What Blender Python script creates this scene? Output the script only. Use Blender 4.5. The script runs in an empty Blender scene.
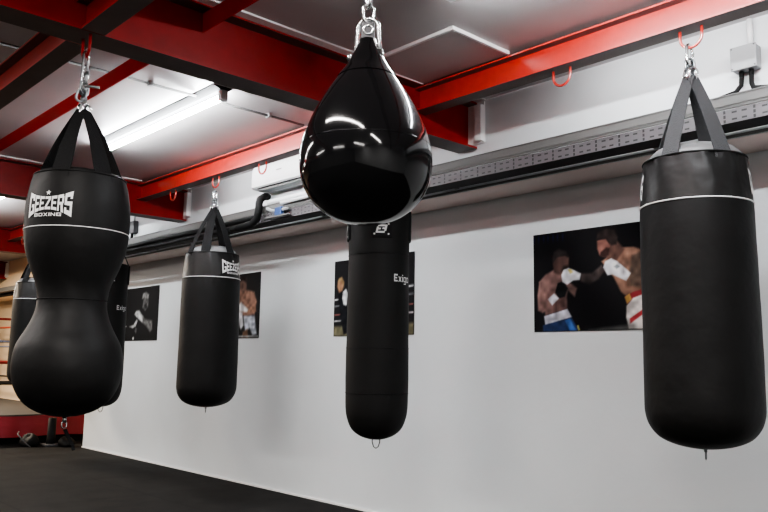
import bpy, bmesh, math, random
from mathutils import Vector, Matrix
random.seed(7)
PI = math.pi
col = bpy.context.scene.collection

# ------------------------------------------------------------------ materials
def mat(name, rgb, rough=0.5, metal=0.0, spec=0.5, noise=0.0, nscale=8.0, bump=0.0, bscale=60.0,
        emit=None, estr=0.0, coat=0.0, detail=4.0, stretch=None):
    m = bpy.data.materials.new(name); m.use_nodes = True
    nt = m.node_tree; b = nt.nodes['Principled BSDF']
    b.inputs['Base Color'].default_value = (*rgb, 1)
    b.inputs['Roughness'].default_value = rough
    b.inputs['Metallic'].default_value = metal
    b.inputs['Specular IOR Level'].default_value = spec
    b.inputs['Coat Weight'].default_value = coat; b.inputs['Coat Roughness'].default_value = 0.25; b.inputs['Coat IOR'].default_value = 2.7
    if emit:
        b.inputs['Emission Color'].default_value = (*emit, 1)
        b.inputs['Emission Strength'].default_value = estr
    if noise or bump:
        tc = nt.nodes.new('ShaderNodeTexCoord')
        src = tc.outputs['Object']
        if stretch:
            mp = nt.nodes.new('ShaderNodeMapping'); mp.inputs['Scale'].default_value = stretch
            nt.links.new(src, mp.inputs['Vector']); src = mp.outputs['Vector']
    if noise:
        n = nt.nodes.new('ShaderNodeTexNoise'); n.inputs['Scale'].default_value = nscale
        n.inputs['Detail'].default_value = detail
        r = nt.nodes.new('ShaderNodeValToRGB')
        r.color_ramp.elements[0].position = 0.3; r.color_ramp.elements[1].position = 0.7
        r.color_ramp.elements[0].color = (*[max(0, c*(1-noise)) for c in rgb], 1)
        r.color_ramp.elements[1].color = (*[min(1, c*(1+noise)) for c in rgb], 1)
        nt.links.new(src, n.inputs['Vector'])
        nt.links.new(n.outputs['Fac'], r.inputs['Fac'])
        nt.links.new(r.outputs['Color'], b.inputs['Base Color'])
    if bump:
        n2 = nt.nodes.new('ShaderNodeTexNoise'); n2.inputs['Scale'].default_value = bscale
        n2.inputs['Detail'].default_value = 3
        bp = nt.nodes.new('ShaderNodeBump'); bp.inputs['Strength'].default_value = bump
        bp.inputs['Distance'].default_value = 0.02
        nt.links.new(src, n2.inputs['Vector'])
        nt.links.new(n2.outputs['Fac'], bp.inputs['Height'])
        nt.links.new(bp.outputs['Normal'], b.inputs['Normal'])
    return m

M = {}
M['wall'] = mat('wall_paint', (0.70, 0.725, 0.735), 0.7, noise=0.03, nscale=2.0, bump=0.05, bscale=25)
M['cream'] = mat('cream_wall_paint', (0.80, 0.62, 0.43), 0.75, noise=0.05, nscale=2)
M['ceiling'] = mat('ceiling_board', (0.47, 0.445, 0.44), 0.38, noise=0.04, nscale=3, bump=0.04, bscale=6)
M['trim'] = mat('white_trim_paint', (0.85, 0.83, 0.82), 0.5)
M['darkwall'] = mat('dark_wall_paint', (0.10, 0.10, 0.10), 0.8)
M['housing'] = mat('dark_grey_housing', (0.035, 0.036, 0.038), 0.6, spec=0.2)
M['jbox'] = mat('mid_grey_plastic', (0.27, 0.275, 0.28), 0.5)
M['collar'] = mat('glossy_black_vinyl', (0.0085, 0.0083, 0.0082), 0.38, spec=0.34, bump=0.7, bscale=5)
M['soffitglow'] = mat('soffit_bounce_tint', (0.80, 0.68, 0.64), 0.8)  # warm lightening put into the soffit colour in place of bounced light
M['crimson'] = mat('crimson_steel_paint', (0.55, 0.018, 0.018), 0.5, spec=0.25)
M['red'] = mat('red_steel_paint', (0.24, 0.0075, 0.0070), 0.5, spec=0.22, noise=0.12, nscale=9, bump=0.12, bscale=14)
M['redbright'] = mat('red_gloss_paint', (0.62, 0.024, 0.011), 0.36, spec=0.8, coat=1.0, noise=0.08, nscale=20)
M['brown'] = mat('dark_brown_underside', (0.095, 0.060, 0.053), 0.55, noise=0.12, nscale=9)  # dark brown for the downward flange faces only
M['white'] = mat('white_plastic', (0.78, 0.79, 0.79), 0.4)
M['grey'] = mat('grey_plastic', (0.36, 0.37, 0.375), 0.5)
M['greymetal'] = mat('painted_grey_metal', (0.125, 0.122, 0.116), 0.55, metal=0.0)
M['darkgrey'] = mat('dark_grey_plastic', (0.06, 0.06, 0.065), 0.55)
M['rubber'] = mat('black_rubber', (0.007, 0.007, 0.007), 0.65, spec=0.2)
M['chrome'] = mat('galvanised_steel', (0.72, 0.73, 0.74), 0.22, metal=1.0)
M['darkchrome'] = mat('dark_steel', (0.25, 0.26, 0.27), 0.3, metal=1.0)
M['vinyl'] = mat('black_vinyl', (0.0068, 0.0066, 0.0065), 0.56, spec=0.21, noise=0.15, nscale=6, bump=0.30, bscale=8)
M['vinylsmooth'] = mat('black_soft_vinyl', (0.008, 0.0078, 0.0076), 0.64, spec=0.2, noise=0.15, nscale=6, bump=0.08, bscale=8)
M['gloss'] = mat('black_gloss_vinyl', (0.005, 0.005, 0.0055), 0.09, spec=0.42, bump=0.04, bscale=5)
M['topcover'] = mat('grey_vinyl_cover', (0.15, 0.15, 0.152), 0.36, bump=0.25, bscale=18)
M['web'] = mat('charcoal_webbing', (0.038, 0.038, 0.040), 0.75, bump=0.3, bscale=160)
M['webblack'] = mat('black_webbing', (0.008, 0.008, 0.0085), 0.8, spec=0.2, bump=0.3, bscale=160)
M['print'] = mat('white_print', (0.80, 0.80, 0.79), 0.5)
M['dimprint'] = mat('pale_print', (0.55, 0.55, 0.54), 0.55)
M['piping'] = mat('white_piping', (0.75, 0.75, 0.74), 0.5)
M['lamp'] = mat('lit_diffuser', (0.9, 0.9, 0.9), 0.4, emit=(0.93, 0.97, 1.0), estr=145.0)
M['canvas'] = mat('grey_ring_canvas', (0.024, 0.020, 0.017), 0.85, noise=0.15, nscale=4)
M['skirt'] = mat('red_ring_skirt', (0.20, 0.006, 0.013), 0.65, noise=0.1, nscale=3, bump=0.6, bscale=3.0, stretch=(0.3, 1.0, 3.0))
M['ropered'] = mat('red_rope_cover', (0.30, 0.012, 0.014), 0.5)
M['ropeorange'] = mat('orange_red_rope_cover', (0.62, 0.07, 0.025), 0.5)
M['ropegrey'] = mat('blue_grey_rope_cover', (0.22, 0.24, 0.33), 0.5)
M['ropeblack'] = mat('black_rope_cover', (0.02, 0.018, 0.018), 0.5)
M['blue'] = mat('blue_plastic', (0.03, 0.07, 0.20), 0.45)
M['posteredge'] = mat('poster_board_edge', (0.02, 0.02, 0.02), 0.6)

# rubber mat floor with faint square joints
def floor_mat():
    m = mat('rubber_floor_mats', (0.0155, 0.0147, 0.0140), 0.9, spec=0.12, noise=0.22, nscale=5, bump=0.10, bscale=120)
    nt = m.node_tree; b = nt.nodes['Principled BSDF']
    tc = nt.nodes.new('ShaderNodeTexCoord')
    br = nt.nodes.new('ShaderNodeTexBrick'); br.offset = 0.0
    br.inputs['Scale'].default_value = 1.0
    br.inputs['Brick Width'].default_value = 1.0; br.inputs['Row Height'].default_value = 1.0
    br.inputs['Mortar Size'].default_value = 0.006
    br.inputs['Color1'].default_value = (1, 1, 1, 1); br.inputs['Color2'].default_value = (0.9, 0.9, 0.9, 1)
    br.inputs['Mortar'].default_value = (0.5, 0.5, 0.5, 1)
    nt.links.new(tc.outputs['Object'], br.inputs['Vector'])
    mx = nt.nodes.new('ShaderNodeMix'); mx.data_type = 'RGBA'; mx.blend_type = 'MULTIPLY'
    mx.inputs[0].default_value = 1.0
    old = b.inputs['Base Color'].links[0].from_socket
    nt.links.new(old, mx.inputs[6]); nt.links.new(br.outputs['Color'], mx.inputs[7])
    nt.links.new(mx.outputs[2], b.inputs['Base Color'])
    return m
M['floor'] = floor_mat()

# perforated tray: rows of dark slots
def tray_mat():
    m = mat('perforated_tray', (0.125, 0.115, 0.12), 0.5, metal=0.2)
    nt = m.node_tree; b = nt.nodes['Principled BSDF']
    tc = nt.nodes.new('ShaderNodeTexCoord'); sp = nt.nodes.new('ShaderNodeSeparateXYZ')
    nt.links.new(tc.outputs['Object'], sp.inputs[0])
    def mth(op, a, bv):
        n = nt.nodes.new('ShaderNodeMath'); n.operation = op
        for k, v in enumerate((a, bv)):
            if isinstance(v, (int, float)): n.inputs[k].default_value = v
            else: nt.links.new(v, n.inputs[k])
        return n.outputs[0]
    c = mth('FRACT', mth('DIVIDE', sp.outputs[0], 0.132), 0)
    fx = mth('FRACT', mth('MULTIPLY', c, 3.0), 0)
    zz = mth('DIVIDE', mth('SUBTRACT', sp.outputs[2], 0.0), 0.064)
    first = mth('LESS_THAN', c, 0.3333)
    f3 = mth('FRACT', mth('MULTIPLY', zz, 3.0), 0); f2 = mth('FRACT', mth('MULTIPLY', zz, 2.0), 0)
    slotA = mth('MULTIPLY', mth('MULTIPLY', mth('GREATER_THAN', fx, 0.38), mth('LESS_THAN', fx, 0.62)),
                mth('MULTIPLY', mth('GREATER_THAN', f3, 0.15), mth('LESS_THAN', f3, 0.85)))
    slotB = mth('MULTIPLY', mth('MULTIPLY', mth('GREATER_THAN', fx, 0.24), mth('LESS_THAN', fx, 0.76)),
                mth('MULTIPLY', mth('GREATER_THAN', f2, 0.36), mth('LESS_THAN', f2, 0.62)))
    s = mth('ADD', mth('MULTIPLY', slotA, first), mth('MULTIPLY', slotB, mth('SUBTRACT', 1.0, first)))
    mx = nt.nodes.new('ShaderNodeMix'); mx.data_type = 'RGBA'
    nt.links.new(s, mx.inputs[0])
    mx.inputs[6].default_value = (0.125, 0.115, 0.12, 1); mx.inputs[7].default_value = (0.022, 0.020, 0.020, 1)
    nt.links.new(mx.outputs[2], b.inputs['Base Color'])
    return m
M['tray'] = tray_mat()

def attr_mat():
    m = bpy.data.materials.new('printed_photo'); m.use_nodes = True
    nt = m.node_tree; b = nt.nodes['Principled BSDF']
    a = nt.nodes.new('ShaderNodeVertexColor'); a.layer_name = 'Col'
    nt.links.new(a.outputs['Color'], b.inputs['Base Color'])
    b.inputs['Roughness'].default_value = 0.9
    b.inputs['Specular IOR Level'].default_value = 0.0
    return m
M['photo'] = attr_mat()

# ------------------------------------------------------------------ mesh helpers
class MB:
    def __init__(s): s.v = []; s.f = []; s.sm = []
    def add(s, vs, fs, smooth=False):
        o = len(s.v); s.v += [Vector(p) for p in vs]
        for f in fs: s.f.append([o+i for i in f]); s.sm.append(smooth)
        return s
    def box(s, x0, x1, y0, y1, z0, z1, bev=0.0):
        bm = bmesh.new(); bmesh.ops.create_cube(bm, size=1)
        for v in bm.verts:
            v.co = Vector(((x0+x1)/2+v.co.x*(x1-x0), (y0+y1)/2+v.co.y*(y1-y0), (z0+z1)/2+v.co.z*(z1-z0)))
        if bev: bmesh.ops.bevel(bm, geom=bm.edges[:], offset=bev, segments=2, affect='EDGES', profile=0.6)
        bm.verts.index_update()
        s.add([v.co.copy() for v in bm.verts], [[v.index for v in f.verts] for f in bm.faces]); bm.free()
        return s
    def lathe(s, prof, n=48, c=(0, 0, 0), fn=None, caps=True):
        vs = []; fs = []; m = len(prof)
        for i, (r, z) in enumerate(prof):
            for k in range(n):
                a = 2*PI*k/n; rr = r if fn is None else fn(r, z, a)
                vs.append((c[0]+rr*math.sin(a), c[1]-rr*math.cos(a), c[2]+z))
        for i in range(m-1):
            for k in range(n):
                k2 = (k+1) % n
                fs.append([i*n+k, i*n+k2, (i+1)*n+k2, (i+1)*n+k])
        if caps:
            fs.append([k for k in range(n)][::-1]); fs.append([(m-1)*n+k for k in range(n)])
        return s.add(vs, fs, True)
    def tube(s, pts, r, n=10, closed=False, caps=True):
        P = [Vector(p) for p in pts]; m = len(P); vs = []; fs = []
        rad = r if isinstance(r, (list, tuple)) else [r]*m
        up = None
        for i in range(m):
            if closed: t = P[(i+1) % m]-P[i-1]
            else: t = P[min(i+1, m-1)]-P[max(i-1, 0)]
            t.normalize()
            if up is None:
                up = Vector((0, 0, 1)) if abs(t.z) < 0.9 else Vector((1, 0, 0))
            up = (up-t*up.dot(t)).normalized(); sd = t.cross(up)
            for k in range(n):
                a = 2*PI*k/n; vs.append(P[i]+(up*math.cos(a)+sd*math.sin(a))*rad[i])
        rng = m if closed else m-1
        for i in range(rng):
            j = (i+1) % m
            for k in range(n):
                k2 = (k+1) % n
                fs.append([i*n+k, i*n+k2, j*n+k2, j*n+k])
        if not closed and caps:
            fs.append([k for k in range(n)][::-1]); fs.append([(m-1)*n+k for k in range(n)])
        return s.add(vs, fs, True)
    def ribbon(s, pts, sides, w, th):
        """flat webbing: pts centre line, sides = across vector per point, w width per point"""
        P = [Vector(p) for p in pts]; m = len(P); vs = []; fs = []
        for i in range(m):
            t = (P[min(i+1, m-1)]-P[max(i-1, 0)]).normalized()
            a = Vector(sides[i]); a = (a-t*a.dot(t)).normalized(); nn = t.cross(a)
            for (q, e) in ((-1, -1), (1, -1), (1, 1), (-1, 1)):
                vs.append(P[i]+a*(q*w[i]/2)+nn*(e*th/2))
        for i in range(m-1):
            for k in range(4):
                k2 = (k+1) % 4
                fs.append([i*4+k, i*4+k2, (i+1)*4+k2, (i+1)*4+k])
        fs.append([3, 2, 1, 0]); fs.append([(m-1)*4+k for k in range(4)])
        return s.add(vs, fs)
    def build(s, name, m, parent=None):
        me = bpy.data.meshes.new(name); me.from_pydata([tuple(v) for v in s.v], [], s.f)
        me.polygons.foreach_set('use_smooth', s.sm)
        bm = bmesh.new(); bm.from_mesh(me); bmesh.ops.recalc_face_normals(bm, faces=bm.faces[:]); bm.to_mesh(me); bm.free()
        me.update()
        o = bpy.data.objects.new(name, me); col.objects.link(o)
        me.materials.append(m)
        if parent: o.parent = parent
        return o

def tag(o, label, cat, group=None, kind=None):
    o['label'] = label; o['category'] = cat
    if group: o['group'] = group
    if kind: o['kind'] = kind
    return o
def thing(name, loc, label, cat, group=None, rz=0.0):
    o = bpy.data.objects.new(name, None); col.objects.link(o)
    o.empty_display_size = 0.05
    o.location = loc; o.rotation_euler = (0, 0, rz)
    return tag(o, label, cat, group)
def struct(name, mb, m, label=None, cat=None):
    o = mb.build(name, m); o['kind'] = 'structure'
    if label: o['label'] = label
    if cat: o['category'] = cat
    return o
def dup(root, loc, rz, label):
    r = root.copy(); col.objects.link(r); r.location = loc; r.rotation_euler = (0, 0, rz); r['label'] = label
    for ch in list(root.children):
        c = ch.copy(); col.objects.link(c); c.parent = r
        for g in list(ch.children):
            d = g.copy(); col.objects.link(d); d.parent = c
    return r

# ------------------------------------------------------------------ room shell
H = 2.625                       # ceiling height
FZ = -0.085                     # floor level
WY = 3.906                      # lower wall face; the upper wall stands 0.31 m proud of it
struct('floor', MB().box(-18, 3, -6, 5.0, FZ-0.1, FZ), M['floor'], 'dark grey rubber mat floor', 'floor')
struct('ceiling', MB().box(-18, 3, -6, 5.0, H, H+0.1), M['ceiling'], 'grey boarded ceiling above the red beams', 'ceiling')
struct('wall_right', MB().box(-9.57, 3, WY, 5.0, FZ, 2.066), M['wall'], 'white painted wall behind the punch bags', 'wall')
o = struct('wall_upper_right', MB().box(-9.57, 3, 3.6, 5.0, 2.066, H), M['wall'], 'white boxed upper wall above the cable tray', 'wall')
o.data.materials.append(M['soffitglow'])
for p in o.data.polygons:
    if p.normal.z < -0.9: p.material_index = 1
struct('wall_ring_side', MB().box(-18, -9.57, 4.66, 5.0, FZ, 2.02), M['cream'], 'cream wall beside the boxing ring', 'wall')
struct('wall_upper_ring_side', MB().box(-18, -9.57, 4.26, 5.0, 2.02, H), M['cream'], 'cream boxed upper wall over the ring side', 'wall')
struct('wall_far', MB().box(-18.1, -18, -6, 5.0, FZ, H), M['cream'], 'wall at the far end of the room', 'wall')
struct('wall_left', MB().box(-18, 3, -6.1, -6, FZ, H), M['darkwall'], 'wall on the left side of the room', 'wall')
struct('wall_back', MB().box(3, 3.1, -6, 5.0, FZ, H), M['wall'], 'wall behind the photographer', 'wall')
struct('baseboard_right', MB().box(-9.57, 3, WY-0.013, WY, FZ, FZ+0.014), M['trim'], 'thin pale strip where wall meets floor', 'baseboard')
# white ceiling edge strips beside the two cross beams, and raised panel by the near beam
struct('trim_1', MB().box(-3.028, -2.975, -2.0, 2.66, H-0.010, H), M['trim'], 'white ceiling edge strip along the near cross beam', 'trim')
struct('trim_2', MB().box(-6.665, -6.615, -2.0, 3.09, H-0.010, H), M['trim'], 'white ceiling edge strip along the second cross beam', 'trim')
struct('trim_3', MB().box(-3.028, -2.41, 2.672, 3.10, H-0.014, H), M['ceiling'], 'square ceiling panel in the corner of two beams', 'trim')
t4 = MB(); t4.box(-3.028, -2.395, 2.657, 2.672, H-0.018, H); t4.box(-2.41, -2.395, 2.672, 3.10, H-0.018, H)
t4.box(-3.028, -3.020, 2.672, 3.10, H-0.018, H-0.014)
struct('trim_4', t4, M['trim'], 'white edging of the square ceiling panel', 'trim')

# ------------------------------------------------------------------ steel beams
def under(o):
    """downward faces of the flanges get the dark brown colour"""
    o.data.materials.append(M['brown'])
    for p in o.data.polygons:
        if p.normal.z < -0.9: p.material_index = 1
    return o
def ibeam_y(mb, xc, y0, y1, z0, z1, w=0.155, tf=0.013, tw=0.009):
    mb.box(xc-w/2, xc+w/2, y0, y1, z0, z0+tf); mb.box(xc-w/2, xc+w/2, y0, y1, z1-tf, z1)
    mb.box(xc-tw/2, xc+tw/2, y0, y1, z0+tf, z1-tf); return mb
cross = [(-3.105, -5.9, 3.588, 'red cross beam nearest the camera, meeting the wall right of the teardrop bag', 3.6),
         (-6.745, -5.9, 3.588, 'second red cross beam, behind the hourglass bag, ending above the second bag', 3.6),
         (-10.45, -5.9, 4.248, 'third red cross beam, seen left of the hourglass bag', 4.26),
         (-14.20, -5.9, 4.248, 'farthest red cross beam, over the boxing ring', 4.26)]
for (xc, y0, y1, lab, yw) in cross:
    t = thing('steel_cross_beam', (xc, 0, 2.32), lab, 'beam', 'red steel cross beams')
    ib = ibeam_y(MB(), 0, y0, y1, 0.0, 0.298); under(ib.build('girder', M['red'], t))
    pl_ = MB().box(-0.11, 0.135, y1, yw-0.001, 0.03, 0.296, 0.002)
    pl_.box(0.085, 0.135, y1-0.035, y1, 0.04, 0.27, 0.002); pl_.box(-0.08, 0.150, y1-0.075, y1, 0.2985, 0.3045, 0.001)
    o = pl_.build('end_plate', M['trim'], t); o['label'] = 'white painted end plate on the wall'

def uhook(mb, x, y, z, w=0.098, drop=0.085, r=0.0065):
    pts = [(x-w/2, y, z+0.004), (x-w/2, y, z-drop+w/2)]
    for k in range(1, 12):
        a = PI*k/12; pts.append((x-w/2*math.cos(a), y, z-drop+w/2-w/2*math.sin(a)))
    pts += [(x+w/2, y, z-drop+w/2), (x+w/2, y, z+0.004)]
    return mb.tube(pts, r, 10)

def ibeam_x(mb, x0, x1, yc, z0, z1, w, tf=0.010, tw=0.008, cope0=0.0, cope1=0.0):
    mb.box(x0+cope0, x1-cope1, yc-w/2, yc+w/2, z0, z0+tf)
    mb.box(x0, x1, yc-w/2, yc+w/2, z1-tf, z1)
    mb.box(x0, x1, yc-tw/2, yc+tw/2, z0+tf+0.004, z1-tf)
    mb.box(x0+cope0, x1-cope1, yc-tw/2, yc+tw/2, z0+tf, z0+tf+0.004)
    return mb
L2Y = 3.152; L2Z = 2.462
segs = [(-3.098, 2.9, [-1.446, -2.110], 'red hook beam above the large bag at the right'),
        (-6.738, -3.112, [-3.44, -4.74, -5.405, -6.12], 'red hook beam between the two cross beams, above the second bag and the air conditioner'),
        (-10.443, -6.752, [-7.36, -9.40, -9.95], 'red hook beam beyond the second cross beam, seen left of the hourglass bag'),
        (-14.193, -10.457, [], 'farthest red hook beam, past the third cross beam')]
for (x0, x1, hooks, lab) in segs:
    t = thing('hook_beam', ((x0+x1)/2, L2Y, L2Z), lab, 'beam', 'red beams with bag hooks along the wall')
    cx = (x0+x1)/2
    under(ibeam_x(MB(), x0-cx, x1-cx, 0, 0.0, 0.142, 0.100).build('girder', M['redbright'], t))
    for hx in hooks:
        uhook(MB(), hx-cx, 0, 0.0).build('hook', M['redbright'], t)
L1Y = 1.165
for (x0, x1, hooks, c0, c1, lab) in [(-3.098, 2.9, [-1.325], 0.075, 0.0, 'red overhead beam running from the near cross beam toward the top of the picture'),
                        (-6.738, -3.112, [], 0.075, 0.075, 'red overhead beam at the upper left, beyond the near cross beam')]:
    cx = (x0+x1)/2
    t = thing('overhead_beam', (cx, L1Y, 2.32), lab, 'beam', 'red overhead bag beams')
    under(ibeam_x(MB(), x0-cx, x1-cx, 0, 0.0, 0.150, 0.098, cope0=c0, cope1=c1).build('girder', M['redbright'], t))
    for hx in hooks:
        uhook(MB(), hx-cx, 0, 0.0).build('hook', M['red'], t)
# hook under the junction (welded to the near cross beam)
for o in list(bpy.data.objects):
    if o.name == 'steel_cross_beam':
        uhook(MB(), 0.018, 1.165, 0.0, w=0.075, drop=0.088).build('hook', M['red'], o)
for (x0, x1, lab) in [(-3.099, 2.9, 'thin red steel angle under the ceiling, near side of the near cross beam'),
                      (-6.739, -3.111, 'thin red steel angle crossing the ceiling behind the chain of the hourglass bag')]:
    a = MB(); a.box(x0, x1, 1.700, 1.708, 2.512, 2.604); a.box(x0, x1, 1.708, 1.755, 2.596, 2.604)
    tag(a.build('steel_angle', M['crimson']), lab, 'beam', 'thin red steel angles')

# ------------------------------------------------------------------ ceiling lights
def batten(x0, x1, y, lab):
    cx = (x0+x1)/2; L = (x1-x0)/2
    t = thing('batten_light', (cx, y, H), lab, 'light', 'fluorescent batten lights')
    hp = [(-0.072, -0.0005), (-0.070, -0.004), (-0.016, -0.022), (0.040, -0.022), (0.060, -0.004), (0.060, -0.0005)]
    MB().add([(X, p[0], p[1]) for X in (-L, L) for p in hp], [[k, (k+1) % 6, 6+(k+1) % 6, 6+k] for k in range(6)]+[list(range(6))[::-1], list(range(6, 12))]).build('housing', M['housing'], t)
    d = MB()
    prof = [(0.0185*math.cos(a), -0.058+0.0185*math.sin(a)) for a in [2*PI*k/20 for k in range(20)]]
    n = len(prof); vs = []; fs = []
    for X in (-L+0.04, L-0.04): vs += [(X, p[0]+0.012, p[1]) for p in prof]
    for k in range(n): fs.append([k, (k+1) % n, n+(k+1) % n, n+k])
    fs += [list(range(n))[::-1], list(range(n, 2*n))]
    d.add(vs, fs, True).build('tube', M['lamp'], t)
    for sx in (-1, 1):
        e = MB().box(min(sx*L, sx*(L-0.042)), max(sx*L, sx*(L-0.042)), -0.012, 0.036, -0.082, -0.014, 0.006)
        e.build('end_cap', M['white'], t)
    return t
LY = 2.315
batten(-5.72, -3.93, LY, 'lit fluorescent batten between the two cross beams, right of the hourglass bag chain')
batten(-2.13, -0.33, LY, 'lit fluorescent batten at the top edge of the picture, right of the teardrop bag')
batten(-9.35, -7.50, LY, 'lit fluorescent batten beyond the second cross beam, at the far left')

# ceiling conduit with saddle clips
t = thing('ceiling_conduit', (-4.16, 0, H), 'thin grey conduit clipped across the ceiling past the lit batten', 'conduit')
MB().tube([(0, -3, -0.016), (0, 2.26, -0.016)], 0.0085, 8).build('pipe', M['greymetal'], t)
MB().tube([(0, 2.36, -0.016), (0, 3.09, -0.016)], 0.0085, 8).build('pipe', M['greymetal'], t)
for y in (0.35, 1.96, 2.80):
    MB().box(-0.017, 0.017, y-0.012, y+0.012, -0.030, -0.0005, 0.003).build('clip', M['grey'], t)

# ------------------------------------------------------------------ wall services
TX0, TX1 = -9.54, 2.95
t = thing('cable_tray', (0, 3.6, 2.088), 'long perforated grey cable tray running along the white wall', 'cable tray')
MB().box(TX0, TX1, -0.180, -0.177, 0.0, 0.064).build('perforated_side', M['tray'], t)
lip = MB().box(TX0, TX1, -0.188, -0.176, 0.066, 0.128, 0.002); lip.box(TX0, TX1, -0.193, -0.188, 0.080, 0.096, 0.001); lip.box(TX0, TX1, -0.192, -0.16, 0.124, 0.130, 0.001)
lip.build('side_rail', M['greymetal'], t)
MB().box(TX0, TX1, -0.176, -0.045, 0.0, 0.004).build('tray_bed', M['rubber'], t)  # tray underside shade put into the black colour of bed and back rail
MB().box(TX0, TX1, -0.045, -0.040, 0.0, 0.06).build('side_rail', M['rubber'], t)
for k in range(9):
    x = -8.6+1.35*k
    MB().box(x-0.015, x+0.015, -0.17, 0.0, 0.006, 0.024, 0.002).build('bracket', M['greymetal'], t)
t = thing('cable_tray', (0, 4.26, 2.10), 'dark stretch of cable tray on the cream wall beside the boxing ring', 'cable tray')
MB().box(-17.9, -9.65, -0.17, -0.02, -0.03, -0.026).build('tray_bed', M['tray'], t)
MB().box(-17.9, -9.65, -0.176, -0.17, -0.032, 0.04, 0.001).build('side_rail', M['greymetal'], t)
MB().tube([(-17.9, -0.03, -0.06), (-9.65, -0.03, -0.06)], 0.030, 10).build('lagged_pipe', M['rubber'], t)

# black lagged pipes below the tray
def wav(x0, x1, y, z, r, amp, n=90, sd=0):
    rnd = random.Random(sd); pts = []
    for i in range(n+1):
        x = x0+(x1-x0)*i/n
        pts.append((x, y-abs(amp*math.sin(i*0.9+sd)), z+amp*math.sin(i*0.37+sd)))
    return pts
tag(MB().tube([(TX0, 3.592, 2.076), (TX1, 3.592, 2.076)], 0.0078, 8).build('thin_conduit', M['greymetal']),
    'thin grey conduit along the wall just below the cable tray', 'conduit')
tag(MB().tube(wav(TX0, -5.17, 3.386, 2.126, 0.022, 0.003, 50, 2), 0.022, 10).build('cable_bundle', M['rubber']),
    'upper black cable bundle in front of the tray, left of the air conditioner', 'cable')
tag(MB().tube(wav(TX0, -5.55, 3.388, 2.078, 0.019, 0.003, 50, 4), 0.019, 10).build('cable_bundle', M['rubber']),
    'lower black cable bundle in front of the tray, left of the air conditioner', 'cable')

# air conditioner
t = thing('air_conditioner', (-4.84, 3.6, 2.375), 'white wall mounted air conditioner behind the hook beam, left of the teardrop bag', 'air conditioner')
ax0, ax1 = -0.47, 0.47
prof = [(-0.001, 0.0), (-0.150, 0.016), (-0.168, 0.028), (-0.172, 0.05), (-0.165, 0.17), (-0.14, 0.225), (-0.10, 0.238), (-0.001, 0.238)]
mb = MB(); n = len(prof)
mb.add([(X, p[0], p[1]) for X in (ax0, ax1) for p in prof],
       [[k, (k+1) % n, n+(k+1) % n, n+k] for k in range(n)]+[list(range(n))[::-1], list(range(n, 2*n))])
mb.build('casing', M['white'], t)
fl = MB(); fl.box(ax0+0.06, ax1-0.05, -0.140, -0.055, -0.001, 0.008, 0.002); o = fl.build('louvre', M['grey'], t)
MB().box(-0.40, 0.40, -0.158, -0.146, 0.010, 0.016, 0.001).build('air_slot', M['rubber'], t)
MB().box(-0.12, -0.05, -0.1745, -0.170, 0.118, 0.126, 0.001).build('badge', M['grey'], t)
# lagging dropping from the unit to the pipe run
pts = [(-5.235, 3.545, 2.338), (-5.215, 3.50, 2.328), (-5.16, 3.42, 2.285), (-5.105, 3.375, 2.235), (-5.085, 3.358, 2.17), (-5.10, 3.356, 2.11), (-5.17, 3.358, 2.075), (-5.36, 3.36, 2.066), (-5.46, 3.36, 2.066)]
tag(MB().tube(pts, 0.030, 12).build('lagged_pipe', M['rubber']), 'short black lagged pipe dropping from the left end of the air conditioner', 'pipe')
tag(MB().tube([(-5.06, 3.445, 2.245), (-4.8, 3.445, 2.245), (-4.1, 3.445, 2.245)], 0.024, 12).build('drain_pipe', M['white']),
    'white pipe under the air conditioner, upper of two', 'pipe')
tag(MB().tube([(-4.83, 3.395, 2.205), (-4.3, 3.395, 2.205), (-3.9, 3.395, 2.205)], 0.014, 12).build('drain_pipe', M['white']),
    'thinner white pipe under the air conditioner, lower of two', 'pipe')
t = thing('valve', (-4.86, 3.395, 2.13), 'small blue and grey valve below the white pipes under the air conditioner', 'valve')
MB().box(-0.03, 0.06, -0.02, 0.010, -0.02, 0.045, 0.006).build('body', M['blue'], t)
MB().tube([(0.06, -0.005, 0.02), (0.12, -0.005, 0.02)], 0.012, 10).build('connector', M['grey'], t)
MB().tube([(-0.03, -0.005, 0.02), (-0.09, -0.005, 0.03), (-0.15, -0.005, 0.055)], 0.012, 10).build('connector', M['grey'], t)
MB().box(-0.15, 0.15, -0.03, 0.010, -0.035, -0.022, 0.004).build('mount', M['greymetal'], t)

# junction box on the wall
t = thing('junction_box', (-1.385, 3.6, 2.37), 'pale grey junction box on the wall right of the large punch bag hook', 'junction box')
MB().box(-0.050, 0.062, -0.060, -0.001, 0.0, 0.108, 0.004).build('box', M['jbox'], t)
MB().box(-0.053, 0.065, -0.070, -0.060, -0.003, 0.111, 0.003).build('lid', M['jbox'], t)
for gx in (-0.018, 0.026):
    MB().tube([(gx, -0.032, -0.001), (gx, -0.032, -0.028)], 0.0115, 10).build('cable_gland', M['rubber'], t)
for (x, z) in ((-0.045, 0.006), (0.057, 0.103), (-0.045, 0.103), (0.057, 0.006)):
    MB().tube([(x, -0.0695, z), (x, -0.0715, z)], 0.004, 8).build('screw', M['darkgrey'], t)
tag(MB().tube([(-1.362, 3.586, 2.482), (-1.362, 3.586, 2.62)], 0.0125, 10).build('wall_conduit', M['white']),
    'short white conduit rising from the junction box', 'conduit')
tag(MB().tube([(-1.403, 3.568, 2.345), (-1.405, 3.56, 2.30), (-1.42, 3.53, 2.262), (-1.48, 3.50, 2.240), (-1.57, 3.485, 2.222), (-1.66, 3.49, 2.185)], 0.0110, 10).build('cable', M['rubber']),
    'black cable curving left from the junction box into the tray', 'cable', 'junction box cables')
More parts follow.
